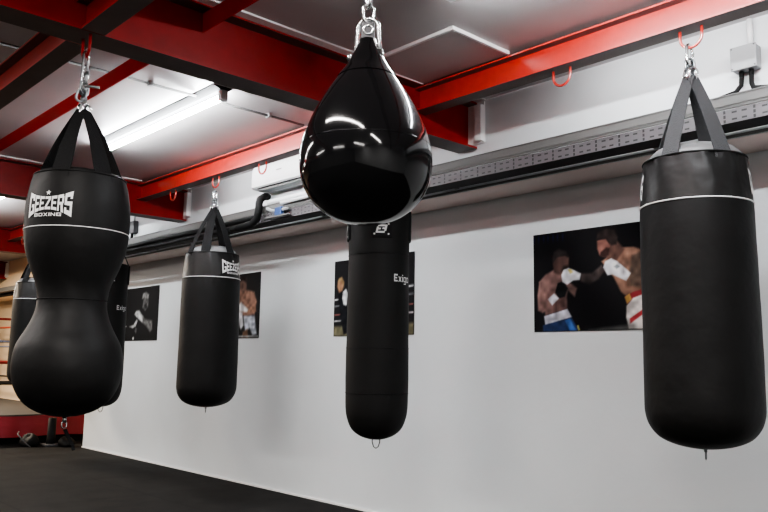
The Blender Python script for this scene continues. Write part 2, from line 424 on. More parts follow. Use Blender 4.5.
tag(MB().tube([(-1.359, 3.568, 2.345), (-1.357, 3.56, 2.30), (-1.34, 3.535, 2.268), (-1.29, 3.51, 2.250), (-1.20, 3.49, 2.228), (-1.10, 3.49, 2.185)], 0.0110, 10).build('cable', M['rubber']),
    'black cable curving right from the junction box into the tray', 'cable', 'junction box cables')
# small hanging isolator
t = thing('isolator_switch', (-7.78, 3.6, 2.32), 'small dark grey switch box on the wall beside the hourglass bag', 'switch')
MB().box(-0.055, 0.055, -0.055, -0.001, 0.0, 0.13, 0.006).build('box', M['darkgrey'], t)
MB().tube([(0.02, -0.03, 0.13), (0.02, -0.03, 0.30)], 0.009, 8).build('conduit', M['grey'], t)
MB().tube([(-0.03, -0.03, 0.0), (-0.035, -0.03, -0.07), (-0.06, -0.035, -0.13)], 0.017, 8).build('cable', M['rubber'], t)

# ------------------------------------------------------------------ posters
def inside(pts, x, y):
    c = False; n = len(pts); j = n-1
    for i in range(n):
        xi, yi = pts[i]; xj, yj = pts[j]
        if (yi > y) != (yj > y) and x < (xj-xi)*(y-yi)/(yj-yi)+xi: c = not c
        j = i
    return c
def edge_dist(pts, x, y, asp):
    d = 9.0; n = len(pts)
    for i in range(n):
        ax, ay = pts[i]; bx, by = pts[(i+1) % n]
        ax *= asp; bx *= asp; px = x*asp
        dx, dy = bx-ax, by-ay; L = dx*dx+dy*dy or 1e-9
        u = max(0, min(1, ((px-ax)*dx+(y-ay)*dy)/L))
        d = min(d, math.hypot(px-ax-u*dx, y-ay-u*dy))
    return d
def srgb(c): return tuple(((v/255)/12.92 if v/255 <= 0.04045 else ((v/255+0.055)/1.055)**2.4) for v in c)
KP = 1.085
def poster(x0, x1, shapes, bg, lab, nx=150, ny=100, seed=1, mono=False):
    x0 *= KP; x1 *= KP; w = x1-x0; h = 0.597; rnd = random.Random(seed)
    t = thing('poster', ((x0+x1)/2, WY, 1.1953), lab, 'poster', 'boxing photographs on the white wall')
    MB().box(-w/2, w/2, -0.006, -0.0005, 0.0, h, 0.0).build('backing', M['posteredge'], t)
    vs = []; fs = []; cols = []; asp = w/h
    bb = [(min(p[0] for p in s[0])-0.02, max(p[0] for p in s[0])+0.02, min(p[1] for p in s[0])-0.02, max(p[1] for p in s[0])+0.02) for s in shapes]
    grid = [[rnd.random() for _ in range(40)] for _ in range(40)]
    def vn(x, y):
        x = x % 38; y = y % 38; i = int(x); j = int(y); fx = x-i; fy = y-j
        return (grid[i][j]*(1-fx)+grid[i+1][j]*fx)*(1-fy)+(grid[i][j+1]*(1-fx)+grid[i+1][j+1]*fx)*fy
    for j in range(ny+1):
        for i in range(nx+1):
            u = i/nx; v = j/ny
            vs.append(((u-0.5)*w, -0.0075, v*h))
            c = list(bg(u, v))
            for k, (pts, rgb, *opt) in enumerate(shapes):
                b = bb[k]
                if not (b[0] < u < b[1] and b[2] < v < b[3]): continue
                soft = opt[0] if opt else 0.006
                lit = opt[1] if len(opt) > 1 else None
                ins = inside(pts, u, v); d = edge_dist(pts, u, v, asp)
                a = max(0, min(1, 0.5+(d if ins else -d)/(2*soft)))
                if a <= 0: continue
                q = 0.72+0.55*vn(u*34, v*24)
                if lit:            # photographed light falling on one side of the body
                    cx = sum(p[0] for p in pts)/len(pts); cy = sum(p[1] for p in pts)/len(pts)
                    q *= max(0.3, 1+lit[0]*(u-cx)+lit[1]*(v-cy))
                for m in range(3): c[m] = c[m]*(1-a)+min(255, rgb[m]*q)*a
            y_ = 0.3*c[0]+0.59*c[1]+0.11*c[2]; c = [(y_+(z-y_)*0.78)*0.90+9 for z in c]
            g = srgb([max(0, min(255, z)) for z in c])
            cols.append((*g, 1))
    for j in range(ny):
        for i in range(nx):
            a = j*(nx+1)+i; fs.append([a, a+1, a+nx+2, a+nx+1])
    mb = MB().add(vs, fs)
    o = mb.build('printed_photo', M['photo'], t)
    at = o.data.color_attributes.new('Col', 'FLOAT_COLOR', 'POINT')
    for i, c in enumerate(cols): at.data[i].color = c
    return t
def ell(cx, cy, rx, ry, n=14, rot=0):
    return [(cx+rx*math.cos(2*PI*k/n)*math.cos(rot)-ry*math.sin(2*PI*k/n)*math.sin(rot)*0.66,
             cy+rx*math.cos(2*PI*k/n)*math.sin(rot)*1.5+ry*math.sin(2*PI*k/n)*math.cos(rot)) for k in range(n)]
SK = (128, 88, 74); SKD = (84, 58, 52); WH = (214, 214, 220)
bout = [
 ([(0.425, 0.005), (0.70, 0.045), (1.0, 0.06), (1.0, 0.0)], (92, 92, 90), 0.02),
 ([(0.045, 0.508), (0.095, 0.578), (0.164, 0.62), (0.25, 0.585), (0.287, 0.516), (0.262, 0.353), (0.264, 0.219), (0.091, 0.163), (0.077, 0.318)], (122, 86, 80), 0.012, (-1.8, 0.6)),
 ([(0.18, 0.75), (0.253, 0.757), (0.282, 0.728), (0.279, 0.631), (0.25, 0.573), (0.202, 0.566), (0.164, 0.595), (0.155, 0.683)], SKD, 0.012, (4, 0)),
 ([(0.156, 0.70), (0.156, 0.745), (0.167, 0.806), (0.206, 0.831), (0.263, 0.793), (0.283, 0.736), (0.253, 0.757), (0.195, 0.748)], (46, 38, 38), 0.012),
 ([(0.22, 0.60), (0.27, 0.60), (0.275, 0.655), (0.24, 0.65)], (44, 36, 34), 0.014),
 ([(0.21, 0.40), (0.25, 0.42), (0.255, 0.36), (0.24, 0.25), (0.20, 0.23)], (84, 58, 54), 0.02),
 ([(0.045, 0.508), (0.095, 0.535), (0.123, 0.438), (0.096, 0.316), (0.141, 0.313), (0.147, 0.263), (0.071, 0.189), (0.032, 0.216), (0.029, 0.371)], (142, 102, 94), 0.010, (-3, 0.6)),
 ([(0.249, 0.50), (0.296, 0.471), (0.341, 0.418), (0.322, 0.336), (0.276, 0.40)], (96, 68, 62), 0.012),
 ([(0.171, 0.389), (0.192, 0.481), (0.24, 0.501), (0.271, 0.425), (0.247, 0.342), (0.199, 0.328)], (22, 22, 24), 0.008),
 ([(0.112, 0.327), (0.162, 0.38), (0.199, 0.328), (0.147, 0.263)], (190, 190, 200), 0.008),
 ([(0.081, 0.156), (0.264, 0.219), (0.297, 0.138), (0.09, 0.065)], (196, 196, 210), 0.007),
 ([(0.07, 0.065), (0.296, 0.134), (0.35, 0.003), (0.073, 0.001)], (36, 52, 96), 0.007),
 ([(0.244, 0.107), (0.285, 0.125), (0.326, 0.008), (0.28, 0.005)], (52, 96, 176), 0.01),
 ([(0.335, 0.05), (0.345, 0.06), (0.36, 0.003), (0.345, 0.003)], (170, 160, 70), 0.004),
 ([(0.362, 0.561), (0.452, 0.555), (0.524, 0.625), (0.549, 0.575), (0.504, 0.493), (0.432, 0.446), (0.37, 0.483)], (66, 56, 54), 0.012, (0, 4)),
 ([(0.223, 0.564), (0.241, 0.611), (0.279, 0.626), (0.325, 0.594), (0.371, 0.56), (0.361, 0.498), (0.315, 0.498), (0.267, 0.462), (0.23, 0.49)], WH, 0.008, (-1.0, 1)),
 ([(0.27, 0.612), (0.298, 0.613), (0.315, 0.58), (0.29, 0.565)], (196, 176, 90), 0.006),
 ([(0.525, 0.661), (0.63, 0.74), (0.673, 0.773), (0.747, 0.769), (0.83, 0.72), (0.83, 0.379), (0.696, 0.307), (0.656, 0.356), (0.608, 0.499), (0.583, 0.548)], (150, 104, 82), 0.010, (-1.2, 0.6)),
 ([(0.571, 0.819), (0.635, 0.844), (0.689, 0.755), (0.628, 0.647), (0.556, 0.668)], (104, 70, 60), 0.012),
 ([(0.496, 0.867), (0.56, 0.878), (0.588, 0.805), (0.578, 0.724), (0.546, 0.70), (0.512, 0.721), (0.497, 0.783)], (156, 98, 84), 0.008, (-3, 0)),
 ([(0.52, 0.75), (0.56, 0.79), (0.585, 0.78), (0.578, 0.715), (0.546, 0.695), (0.514, 0.715)], (58, 38, 34), 0.010),
 ([(0.488, 0.868), (0.503, 0.949), (0.565, 0.974), (0.62, 0.953), (0.643, 0.878), (0.634, 0.809), (0.597, 0.804), (0.56, 0.873), (0.511, 0.876)], (50, 40, 38), 0.010),
 ([(0.737, 0.69), (0.84, 0.74), (0.84, 0.379), (0.723, 0.407), (0.709, 0.522)], (92, 72, 60), 0.014),
 ([(0.64, 0.62), (0.70, 0.66), (0.73, 0.60), (0.68, 0.55)], (120, 84, 68), 0.02),
 ([(0.537, 0.60), (0.551, 0.657), (0.594, 0.68), (0.636, 0.646), (0.726, 0.525), (0.694, 0.455), (0.60, 0.527), (0.566, 0.522)], (224, 224, 230), 0.007, (0, 1.5)),
 ([(0.612, 0.60), (0.632, 0.62), (0.655, 0.595), (0.63, 0.575)], (140, 146, 152), 0.006),
 ([(0.68, 0.308), (0.738, 0.349), (0.83, 0.379), (0.83, 0.323), (0.695, 0.239)], (142, 36, 40), 0.006),
 ([(0.68, 0.308), (0.713, 0.335), (0.727, 0.282), (0.695, 0.239)], (206, 150, 60), 0.006),
 ([(0.691, 0.223), (0.737, 0.292), (0.83, 0.334), (0.83, 0.008), (0.702, 0.008), (0.687, 0.115)], (214, 204, 198), 0.007, (1.2, 1)),
 ([(0.709, 0.103), (0.83, 0.215), (0.83, 0.17), (0.713, 0.057)], (176, 44, 48), 0.006),
 ([(0.83, 0.74), (0.90, 0.66), (0.93, 0.40), (0.83, 0.36)], (140, 98, 80), 0.012),
]
def bg_bout(u, v):
    b = 24+6*math.sin(u*9+v*4); s = 26*max(0, 1-abs(v-0.95)/0.06)*(1 if (u*26) % 1 < 0.35 and u < 0.25 else 0)
    return (b, b-1, b+1+s*1.4)
poster(-2.615, -1.785, bout, bg_bout, 'colour photograph of two boxers exchanging punches, partly hidden by the large right bag', 170, 115, 3)
mono1 = [
 ([(0.58, 0.62), (0.60, 0.80), (0.66, 0.86), (0.74, 0.80), (0.73, 0.62), (0.66, 0.55)], (92, 90, 88), 0.02),
 ([(0.56, 0.78), (0.58, 0.88), (0.66, 0.90), (0.74, 0.85), (0.72, 0.78), (0.65, 0.80)], (128, 126, 122), 0.02),
 ([(0.62, 0.66), (0.70, 0.70), (0.70, 0.60), (0.64, 0.58)], (46, 45, 44), 0.02),
 ([(0.37, 0.50), (0.42, 0.56), (0.50, 0.56), (0.60, 0.46), (0.66, 0.38), (0.60, 0.34), (0.50, 0.40), (0.42, 0.46)], (196, 194, 190), 0.02),
 ([(0.60, 0.46), (0.66, 0.40), (0.86, 0.36), (0.87, 0.20), (0.82, 0.16), (0.72, 0.26), (0.60, 0.34)], (104, 103, 100), 0.025),
 ([(0.0, 0.285), (0.16, 0.285), (0.16, 0.265), (0.0, 0.265)], (200, 198, 194), 0.008),
 ([(0.24, 0.27), (0.36, 0.30), (0.44, 0.40), (0.47, 0.38), (0.42, 0.27), (0.34, 0.24)], (176, 174, 170), 0.015),
 ([(0.42, 0.25), (0.46, 0.22), (0.44, 0.14), (0.40, 0.18)], (90, 90, 88), 0.015),
 (ell(0.37, 0.045, 0.022, 0.03), (200, 200, 196), 0.01)]
poster(-7.99, -7.165, mono1, lambda u, v: (34+8*u, 32+8*u, 31+8*u), 'black and white photograph of a boxer, leftmost on the white wall beside the hourglass bag', 80, 54, 5)
corner = [
 ([(0.55, 0.72), (0.60, 0.78), (0.78, 0.74), (0.90, 0.70), (0.95, 0.55), (0.92, 0.36), (0.74, 0.34), (0.62, 0.40)], (142, 98, 78), 0.02, (1.0, 0)),
 ([(0.62, 0.76), (0.63, 0.90), (0.69, 0.95), (0.75, 0.92), (0.76, 0.76), (0.70, 0.70)], (98, 70, 60), 0.02),
 ([(0.62, 0.88), (0.64, 0.95), (0.70, 0.97), (0.76, 0.92), (0.75, 0.85), (0.68, 0.90)], (40, 32, 30), 0.02),
 ([(0.74, 0.42), (0.92, 0.50), (0.95, 0.40), (0.78, 0.36)], (170, 116, 88), 0.02),
 ([(0.60, 0.50), (0.66, 0.56), (0.73, 0.50), (0.80, 0.44), (0.78, 0.40), (0.64, 0.42)], (214, 212, 212), 0.02),
 ([(0.62, 0.42), (0.69, 0.40), (0.72, 0.20), (0.68, 0.14), (0.63, 0.24)], (206, 206, 210), 0.02),
 ([(0.72, 0.34), (0.92, 0.34), (0.97, 0.06), (0.90, 0.04), (0.84, 0.16), (0.76, 0.10)], (186, 192, 206), 0.02),
 ([(0.72, 0.10), (0.80, 0.14), (0.82, 0.0), (0.70, 0.0)], (126, 88, 64), 0.02),
 ([(0.0, 0.17), (0.62, 0.18), (0.62, 0.15), (0.0, 0.14)], (150, 152, 154), 0.012),
 ([(0.0, 0.05), (1, 0.04), (1, 0.015), (0.0, 0.02)], (160, 162, 160), 0.012)]
poster(-6.20, -5.375, corner, lambda u, v: (40, 38, 37), 'colour photograph of a boxer in pale shorts, peeking out right of the second bag', 90, 60, 6)
ring_ph = [
 ([(0.0, 0.13), (1, 0.14), (1, 0.0), (0.0, 0.0)], (112, 106, 76), 0.02),
 ([(0.0, 0.49), (1, 0.60), (1, 0.578), (0.0, 0.472)], (206, 206, 206), 0.008),
 ([(0.0, 0.40), (1, 0.50), (1, 0.485), (0.0, 0.385)], (150, 152, 156), 0.008),
 ([(0.0, 0.285), (1, 0.375), (1, 0.36), (0.0, 0.27)], (170, 90, 84), 0.008),
 ([(0.0, 0.205), (1, 0.275), (1, 0.26), (0.0, 0.19)], (196, 196, 196), 0.008),
 ([(0.04, 0.66), (0.05, 0.74), (0.10, 0.76), (0.13, 0.70), (0.11, 0.60), (0.07, 0.57)], (178, 122, 82), 0.016),
 ([(0.05, 0.72), (0.06, 0.77), (0.10, 0.78), (0.13, 0.72), (0.13, 0.64), (0.10, 0.72)], (150, 116, 70), 0.012),
 ([(0.05, 0.56), (0.14, 0.60), (0.30, 0.58), (0.34, 0.10), (0.14, 0.02), (0.10, 0.20)], (26, 26, 30), 0.012),
 ([(0.12, 0.58), (0.16, 0.62), (0.19, 0.55), (0.17, 0.40), (0.13, 0.42), (0.115, 0.50)], (226, 226, 228), 0.01),
 ([(0.45, 0.70), (0.52, 0.78), (0.60, 0.72), (0.70, 0.40), (0.66, 0.06), (0.48, 0.06), (0.42, 0.40)], (120, 86, 70), 0.02)]
poster(-4.40, -3.575, ring_ph, lambda u, v: (34, 33, 35), 'colour photograph of a blond person by ring ropes, mostly hidden behind the slim bag', 90, 60, 8)

# ------------------------------------------------------------------ punch bags
def interp(prof, z):
    P = sorted(prof, key=lambda p: p[1])
    if z <= P[0][1]: return P[0][0]
    for i in range(len(P)-1):
        if P[i][1] <= z <= P[i+1][1]:
            u = (z-P[i][1])/max(1e-9, P[i+1][1]-P[i][1]); return P[i][0]*(1-u)+P[i+1][0]*u
    return P[-1][0]
def smooth_prof(prof, n=60):
    """Catmull-Rom through the profile"""
    out = []; P = prof
    for i in range(len(P)-1):
        p0 = P[max(0, i-1)]; p1 = P[i]; p2 = P[i+1]; p3 = P[min(len(P)-1, i+2)]
        m = max(2, int(n/len(P)))
        for k in range(m):
            t = k/m; q = []
            for d in (0, 1):
                q.append(0.5*((2*p1[d])+(-p0[d]+p2[d])*t+(2*p0[d]-5*p1[d]+4*p2[d]-p3[d])*t*t+(-p0[d]+3*p1[d]-3*p2[d]+p3[d])*t**3))
            out.append((max(0.0005, q[0]), q[1]))
    out.append(P[-1]); return out
def stadium(L, W, n=10):
    """closed loop in local XZ, length L along z"""
    r = W/2; pts = []
    for k in range(n+1): a = PI*k/n; pts.append((r*math.cos(a), 0, L/2-r+r*math.sin(a)))
    for k in range(n+1): a = PI+PI*k/n; pts.append((r*math.cos(a), 0, -L/2+r+r*math.sin(a)))
    return pts
def xf(pts, loc, rz=0, tilt=0):
    m = Matrix.Translation(loc) @ Matrix.Rotation(rz, 4, 'Z') @ Matrix.Rotation(tilt, 4, 'Y')
    return [m @ Vector(p) for p in pts]
# block capitals as strokes in the unit square
T = 0.27; V = 0.20
def rect(x0, x1, y0, y1): return [(x0, y0), (x1, y0), (x1, y1), (x0, y1)]
GLY = {
 'G': [rect(0, T, 0, 1), rect(T, 1, 1-V, 1), rect(T, 1, 0, V), rect(1-T, 1, V, 0.5), rect(0.52, 1-T, 0.36, 0.5), rect(1-T, 1, 0.68, 1-V)],
 'E': [rect(0, T, 0, 1), rect(T, 1, 1-V, 1), rect(T, 0.85, 0.41, 0.59), rect(T, 1, 0, V)],
 'Z': [rect(0, 1, 1-V, 1), rect(0, 1, 0, V), [(0, V), (0.36, V), (1, 1-V), (0.64, 1-V)]],
 'R': [rect(0, T, 0, 1), rect(T, 1-0.1, 1-V, 1), rect(1-T, 1, 0.52, 1-V*0.6), rect(T, 0.9, 0.40, 0.56), [(0.62, 0), (1, 0), (0.86, 0.40), (0.52, 0.40)]],
 'S': [rect(0, 1, 1-V, 1), rect(0, T, 0.42, 1-V), rect(T, 1, 0.42, 0.59), rect(1-T, 1, V, 0.42), rect(0, 1, 0, V), rect(1-T, 1, 0.70, 1-V), rect(0, T, V, 0.30)],
 'B': [rect(0, 0.2, 0, 1), rect(0.2, 0.9, 0.8, 1), rect(0.2, 0.9, 0.4, 0.6), rect(0.2, 0.9, 0, 0.2), rect(0.8, 1, 0.1, 0.45), rect(0.75, 0.95, 0.55, 0.9)],
 'O': [rect(0, 0.2, 0.06, 0.94), rect(0.8, 1, 0.06, 0.94), rect(0.1, 0.9, 0.8, 1), rect(0.1, 0.9, 0, 0.2)],
 'X': [[(0, 0), (0.24, 0), (1, 1), (0.76, 1)], [(0.76, 0), (1, 0), (0.24, 1), (0, 1)]],
 'I': [rect(0, 1, 0, 1)],
 'N': [rect(0, 0.2, 0, 1), rect(0.8, 1, 0, 1), [(0.2, 1), (0.2, 0.72), (0.8, 0), (0.8, 0.28)]],
 'g': [rect(0, 0.2, 0.06, 0.94), rect(0.1, 1, 0.82, 1), rect(0.1, 0.9, 0, 0.2), rect(0.8, 1, 0, 0.48), rect(0.52, 0.8, 0.34, 0.48)],
 'e': [rect(0, 0.18, 0, 1), rect(0.18, 1, 0.86, 1), rect(0.18, 0.9, 0.43, 0.57), rect(0.18, 1, 0, 0.14)],
 'x': [[(0, 0), (0.28, 0), (1, 0.70), (0.72, 0.70)], [(0.72, 0), (1, 0), (0.28, 0.70), (0, 0.70)]],
 'i': [rect(0, 1, 0, 0.70), rect(0, 1, 0.82, 0.97)],
 'q': [rect(0, 0.20, 0.06, 0.64), rect(0.1, 1, 0.57, 0.70), rect(0.1, 1, 0, 0.13), rect(0.8, 1, -0.28, 0.66), rect(0.06, 0.9, -0.32, -0.20)],
 'o': [rect(0, 0.20, 0.07, 0.63), rect(0.8, 1, 0.07, 0.63), rect(0.1, 0.9, 0.57, 0.70), rect(0.1, 0.9, 0, 0.13)],
}
def add_quad(mb, quad, fn, n=4):
    a, b, c, d = quad; vs = []
    for j in range(n+1):
        for i in range(n+1):
            u = i/n; v = j/n
            x = (a[0]*(1-u)+b[0]*u)*(1-v)+(d[0]*(1-u)+c[0]*u)*v
            y = (a[1]*(1-u)+b[1]*u)*(1-v)+(d[1]*(1-u)+c[1]*u)*v
            vs.append(fn(x, y))
    mb.add(vs, [[j*(n+1)+i, j*(n+1)+i+1, (j+1)*(n+1)+i+1, (j+1)*(n+1)+i] for j in range(n) for i in range(n)])
def on_bag(prof, th0, zc, off=0.0035):
    def f(s, h):
        z = zc+h; r = interp(prof, z)+off; a = th0+s/r
        return (r*math.sin(a), -r*math.cos(a), z)
    return f
def logo_geezers(prof, th0, zc, W, parent):
    """pinched block wordmark with a star above and a wide word below, printed on the bag"""
    f = on_bag(prof, th0, zc); mb = MB()
    def pinch(x, y):           # x in -1..1, y in 0..1 -> bow-tie shape
        top = W*(0.105+0.125*x*x); bot = -W*(0.155+0.155*x*x)
        return f(x*W/2, bot+(top-bot)*y)
    word = 'GEEZERS'; wd = [0.19, 0.125, 0.125, 0.14, 0.125, 0.135, 0.16]; tot = sum(wd); x = -1.0
    for ch, w in zip(word, wd):
        lw = 2*w/tot
        for q in GLY[ch]:
            add_quad(mb, [(x+lw*0.06+p[0]*lw*0.88, p[1]) for p in q], pinch)
        x += lw
    o = mb.build('wordmark', M['print'], parent); o['label'] = 'white printed wordmark'
    st = MB(); R1 = W*0.058; cy = W*0.185
    pts = [(0, cy)]+[((R1 if k % 2 == 0 else R1*0.42)*math.sin(PI*k/5), cy+(R1 if k % 2 == 0 else R1*0.42)*math.cos(PI*k/5)) for k in range(10)]
    st.add([f(*p) for p in pts], [[0, 1+k, 1+(k+1) % 10] for k in range(10)]).build('star', M['print'], o)
    bx = MB(); x = -W*0.30
    for ch in 'BOXING':
        lw = W*(0.095 if ch != 'I' else 0.024)
        for q in GLY[ch]: add_quad(bx, [(x+p[0]*lw, -W*0.290+p[1]*W*0.066) for p in q], f, 3)
        x += lw+W*0.020
    bx.build('lettering', M['print'], o)
    return o
def ring_band(prof, z, r, n=96, dz=None):
    pts = []
    for k in range(n):
        a = 2*PI*k/n; zz = z+(dz(a) if dz else 0); R_ = interp(prof, zz)+r*0.4
        pts.append((R_*math.sin(a), -R_*math.cos(a), zz))
    return pts
def strap(prof, th, zsew, ztop, zapex, wb, wt, m, parent, r_ap=0.012, apex=(0, 0), th_ap=None, name='strap'):
    rr = lambda z: interp(prof, z)-0.006
    out = lambda a: Vector((math.sin(a), -math.cos(a), 0)); tan = lambda a: Vector((math.cos(a), math.sin(a), 0))
    ta = th if th_ap is None else th_ap
    P = []; S = []; W_ = []
    for k in range(4):
        z = zsew+(ztop-zsew)*k/3; P.append(out(th)*rr(z)+Vector((0, 0, z))); S.append(tan(th)); W_.append(wb)
    a0 = out(th)*(rr(ztop)-0.006)+Vector((0, 0, ztop+0.014)); a1 = out(ta)*r_ap+Vector((apex[0], apex[1], zapex))
    for k in range(1, 13):
        u = k/12; p = a0.lerp(a1, u); p += out(th)*0.010*math.sin(PI*u)
        P.append(p); S.append(tan(th).lerp(tan(ta), u)); W_.append(wb+(wt-wb)*u)
    return MB().ribbon(P, S, W_, 0.004).build(name, m, parent)
def hardware(parent, zap, ztop, ap=(0, 0), top=(0, 0), big=1.0, nr=4):
    """strap rings, swivel and spring hook between strap apex and the hook above"""
    A = Vector((ap[0], ap[1], zap)); B = Vector((top[0], top[1], ztop)); Lh = ztop-zap
    for k in range(nr):
        a = 2*PI*k/nr+0.5
        loc = A+Vector((0.015*math.sin(a), -0.015*math.cos(a), 0.010*big))
        MB().tube(xf(stadium(0.050*big, 0.034*big), loc, a, 0.35*math.cos(a)), 0.0042*big, 8, True).build('strap_ring', M['chrome'], parent)
    s0 = A.lerp(B, 0.20); s1 = A.lerp(B, 0.42)
    sw = MB().tube([s0, s0.lerp(s1, 0.3), s0.lerp(s1, 0.31), s1], [0.012*big, 0.012*big, 0.007*big, 0.007*big], 12)
    sw.tube(xf(stadium(0.045*big, 0.03*big), A.lerp(B, 0.40), 0.4), 0.0042*big, 8, True)
    sw.build('swivel', M['darkchrome'], parent)
    c = A.lerp(B, 0.70); L = Lh*0.64
    cb = MB().tube(xf(stadium(L, 0.036*big), c, 1.1, 0.05), 0.0055*big, 8, True)
    cb.tube(xf([(0.018*big, 0, -L*0.28), (0.020*big, 0, L*0.2)], c, 1.1, 0.05), 0.0065*big, 8)
    cb.build('spring_hook', M['chrome'], parent)

# --- heavy bag (prototype stands at the right)
hv = smooth_prof([(r*0.925, z) for r, z in [(0.001, 0.0), (0.06, 0.004), (0.13, 0.018), (0.19, 0.044), (0.228, 0.085), (0.246, 0.135), (0.250, 0.20), (0.249, 0.40), (0.247, 0.62), (0.246, 0.82), (0.244, 0.96), (0.240, 1.02), (0.233, 1.10), (0.226, 1.16), (0.222, 1.195)]], 70)
def heavy_wr(r, z, a):
    w = max(0, (z-0.98)/0.22)
    return r*(1+0.004*math.sin(3*a+z*7)+0.010*w*math.sin(9*a+1.3)+0.008*w*math.sin(14*a+z*20)+0.002*math.sin(z*31+2*a))
def heavy_bag(loc, rz, lab, stheta, mstrap, logos):
    t = thing('heavy_punch_bag', loc, lab, 'punch bag', 'cylindrical black heavy bags on the hook beam', rz)
    body = MB().lathe(hv, 72, fn=heavy_wr).build('bag_body', M['vinyl'], t)
    MB().lathe([(r+0.0012, z) for r, z in hv if z > 0.995], 96, fn=lambda r, z, a: heavy_wr(r, z, a)*(1+0.006*max(0, (z-1.0)/0.19)*math.sin(13*a+2*math.sin(3*a)+z*25)), caps=False).build('collar', M['collar'], t)
    tc = MB().lathe([(0.200, 1.186), (0.190, 1.212), (0.160, 1.242), (0.11, 1.258), (0.05, 1.263), (0.002, 1.264)], 48, fn=lambda r, z, a: r*(1+0.01*math.sin(6*a)))
    tc.build('top_cover', M['topcover'], t)
    MB().tube([(x*1.0, y*1.0, z) for x, y, z in ring_band(hv, 1.192, 0.003)], 0.0048, 8, True).build('hem', M['vinyl'], t)
    MB().tube(ring_band(hv, 1.0, 0.003), 0.0034, 6, True).build('piping', M['piping'], t)
    for th in logos: logo_geezers(hv, th, 1.092, 0.215, t)
    for th in stheta:
        strap(hv, th, 1.165, 1.195, 1.578, 0.074, 0.054, mstrap, t, th_ap=th)
    hardware(t, 1.570, 1.72, big=1.3)
    dr = MB().tube([(0, 0, 0.004), (0, 0, -0.012)], 0.007, 8); dr.tube(xf(stadium(0.034, 0.022), (0, 0, -0.024), PI/2-0.15), 0.0026, 6, True)
    dr.build('bottom_ring', M['darkchrome'], t)
    return t
def face(x, y): return math.atan2(-x, y) if False else math.atan2(x, -y)+0.0
def aim(x, y):
    """z rotation that turns local -Y toward the place the photograph was taken from"""
    d = Vector((-x, -y)); return math.atan2(d.x, -d.y)
D = math.radians
heavy_bag((-1.456, 3.152, 0.668), aim(-1.456, 3.152), 'large black heavy bag at the far right, in front of the poster of two boxers',
          [D(-27), D(33), D(158), D(-132)], M['web'], [D(-97), D(98)])
heavy_bag((-5.405, 3.152, 0.632), aim(-5.405, 3.152), 'black heavy bag between the hourglass and slim bags, white wordmark at its right edge',
          [D(-16), D(44), D(150), D(-60)], M['webblack'], [D(48), D(-132)])
heavy_bag((-9.40, 3.152, 0.66), aim(-9.40, 3.152), 'black heavy bag half hidden behind the left edge of the hourglass bag, before the ring',
          [D(-35), D(55), D(145), D(-125)], M['webblack'], [D(100), D(-100)])

# --- slim bag
sl = smooth_prof([(0.001, 0.0), (0.05, 0.006), (0.10, 0.024), (0.145, 0.060), (0.172, 0.115), (0.184, 0.19), (0.188, 0.40), (0.187, 0.55), (0.186, 0.85), (0.184, 1.08), (0.184, 1.095), (0.186, 1.25), (0.187, 1.37)], 70)
def slim_bag(loc, rz, lab):
    t = thing('slim_punch_bag', loc, lab, 'punch bag', 'slim black bags on the hook beam', rz)
    body = MB().lathe(sl, 64, fn=lambda r, z, a: r*(1+0.004*math.sin(4*a+z*6)+0.003*math.sin(z*40))).build('bag_body', M['vinylsmooth'], t)
    MB().lathe([(0.184, 1.366), (0.17, 1.376), (0.09, 1.384), (0.002, 1.386)], 40).build('top_cover', M['vinylsmooth'], t)
    for z in (0.272, 0.535, 1.09):
        MB().tube(ring_band(sl, z, 0.001), 0.0022, 6, True).build('seam', M['webblack'], t)
    for th in (D(4), D(94), D(184), D(-86)):
        p = MB(); f = on_bag(sl, th, 1.235, 0.010); g = on_bag(sl, th, 1.235, 0.0)
        add_quad(p, rect(-0.062, 0.062, -0.052, 0.13), f, 6)
        for (a, b) in (((-0.062, -0.052), (0.062, -0.052)), ((0.062, -0.052), (0.062, 0.13)), ((0.062, 0.13), (-0.062, 0.13)), ((-0.062, 0.13), (-0.062, -0.052))):
            vs = []
            for k in range(7):
                u = k/6; q = (a[0]*(1-u)+b[0]*u, a[1]*(1-u)+b[1]*u); vs += [f(*q), g(*q)]
            p.add(vs, [[2*k, 2*k+1, 2*k+3, 2*k+2] for k in range(6)])
        pt = p.build('patch', M['webblack'], t)
        e = MB(); fe = on_bag(sl, th, 1.231, 0.0125)
        sk = lambda x, y: fe(0.88*(x+0.22*y), 0.82*y)
        for q in (rect(-0.028, 0.034, 0.017, 0.030), rect(0.021, 0.034, -0.015, 0.017), rect(-0.034, 0.026, -0.030, -0.017),
                  rect(-0.034, -0.021, -0.017, 0.014), rect(-0.021, -0.005, -0.006, 0.006), rect(0.005, 0.021, -0.003, 0.009)): add_quad(e, q, sk, 3)
        for (x, y) in ((-0.042, 0.030), (0.042, 0.030), (-0.042, -0.030), (0.042, -0.030)): add_quad(e, rect(x-0.005, x+0.005, y-0.005, y+0.005), fe, 1)
        e.build('emblem', M['dimprint'], pt)
        strap(sl, th, 1.345, 1.372, 1.70, 0.055, 0.036, M['webblack'], t)
    w = MB(); f = on_bag(sl, D(29), 0.925); x = 0.0
    for ch, lw in (('E', 0.025), ('x', 0.026), ('i', 0.007), ('q', 0.025), ('o', 0.026)):
        if ch == 'q':
            pass
        for q in GLY[ch]: add_quad(w, [(x+p[0]*lw, p[1]*0.044) for p in q], f, 3)
        x += lw+0.006
    w.build('lettering', M['dimprint'], t)
    hardware(t, 1.69, 1.835)
    MB().tube([(-0.022, 0, 0.004), (-0.022, 0, -0.015), (-0.014, 0, -0.040), (0, 0, -0.050), (0.014, 0, -0.040), (0.022, 0, -0.015), (0.022, 0, 0.004)], 0.0030, 8).build('bottom_loop', M['webblack'], t)
    return t
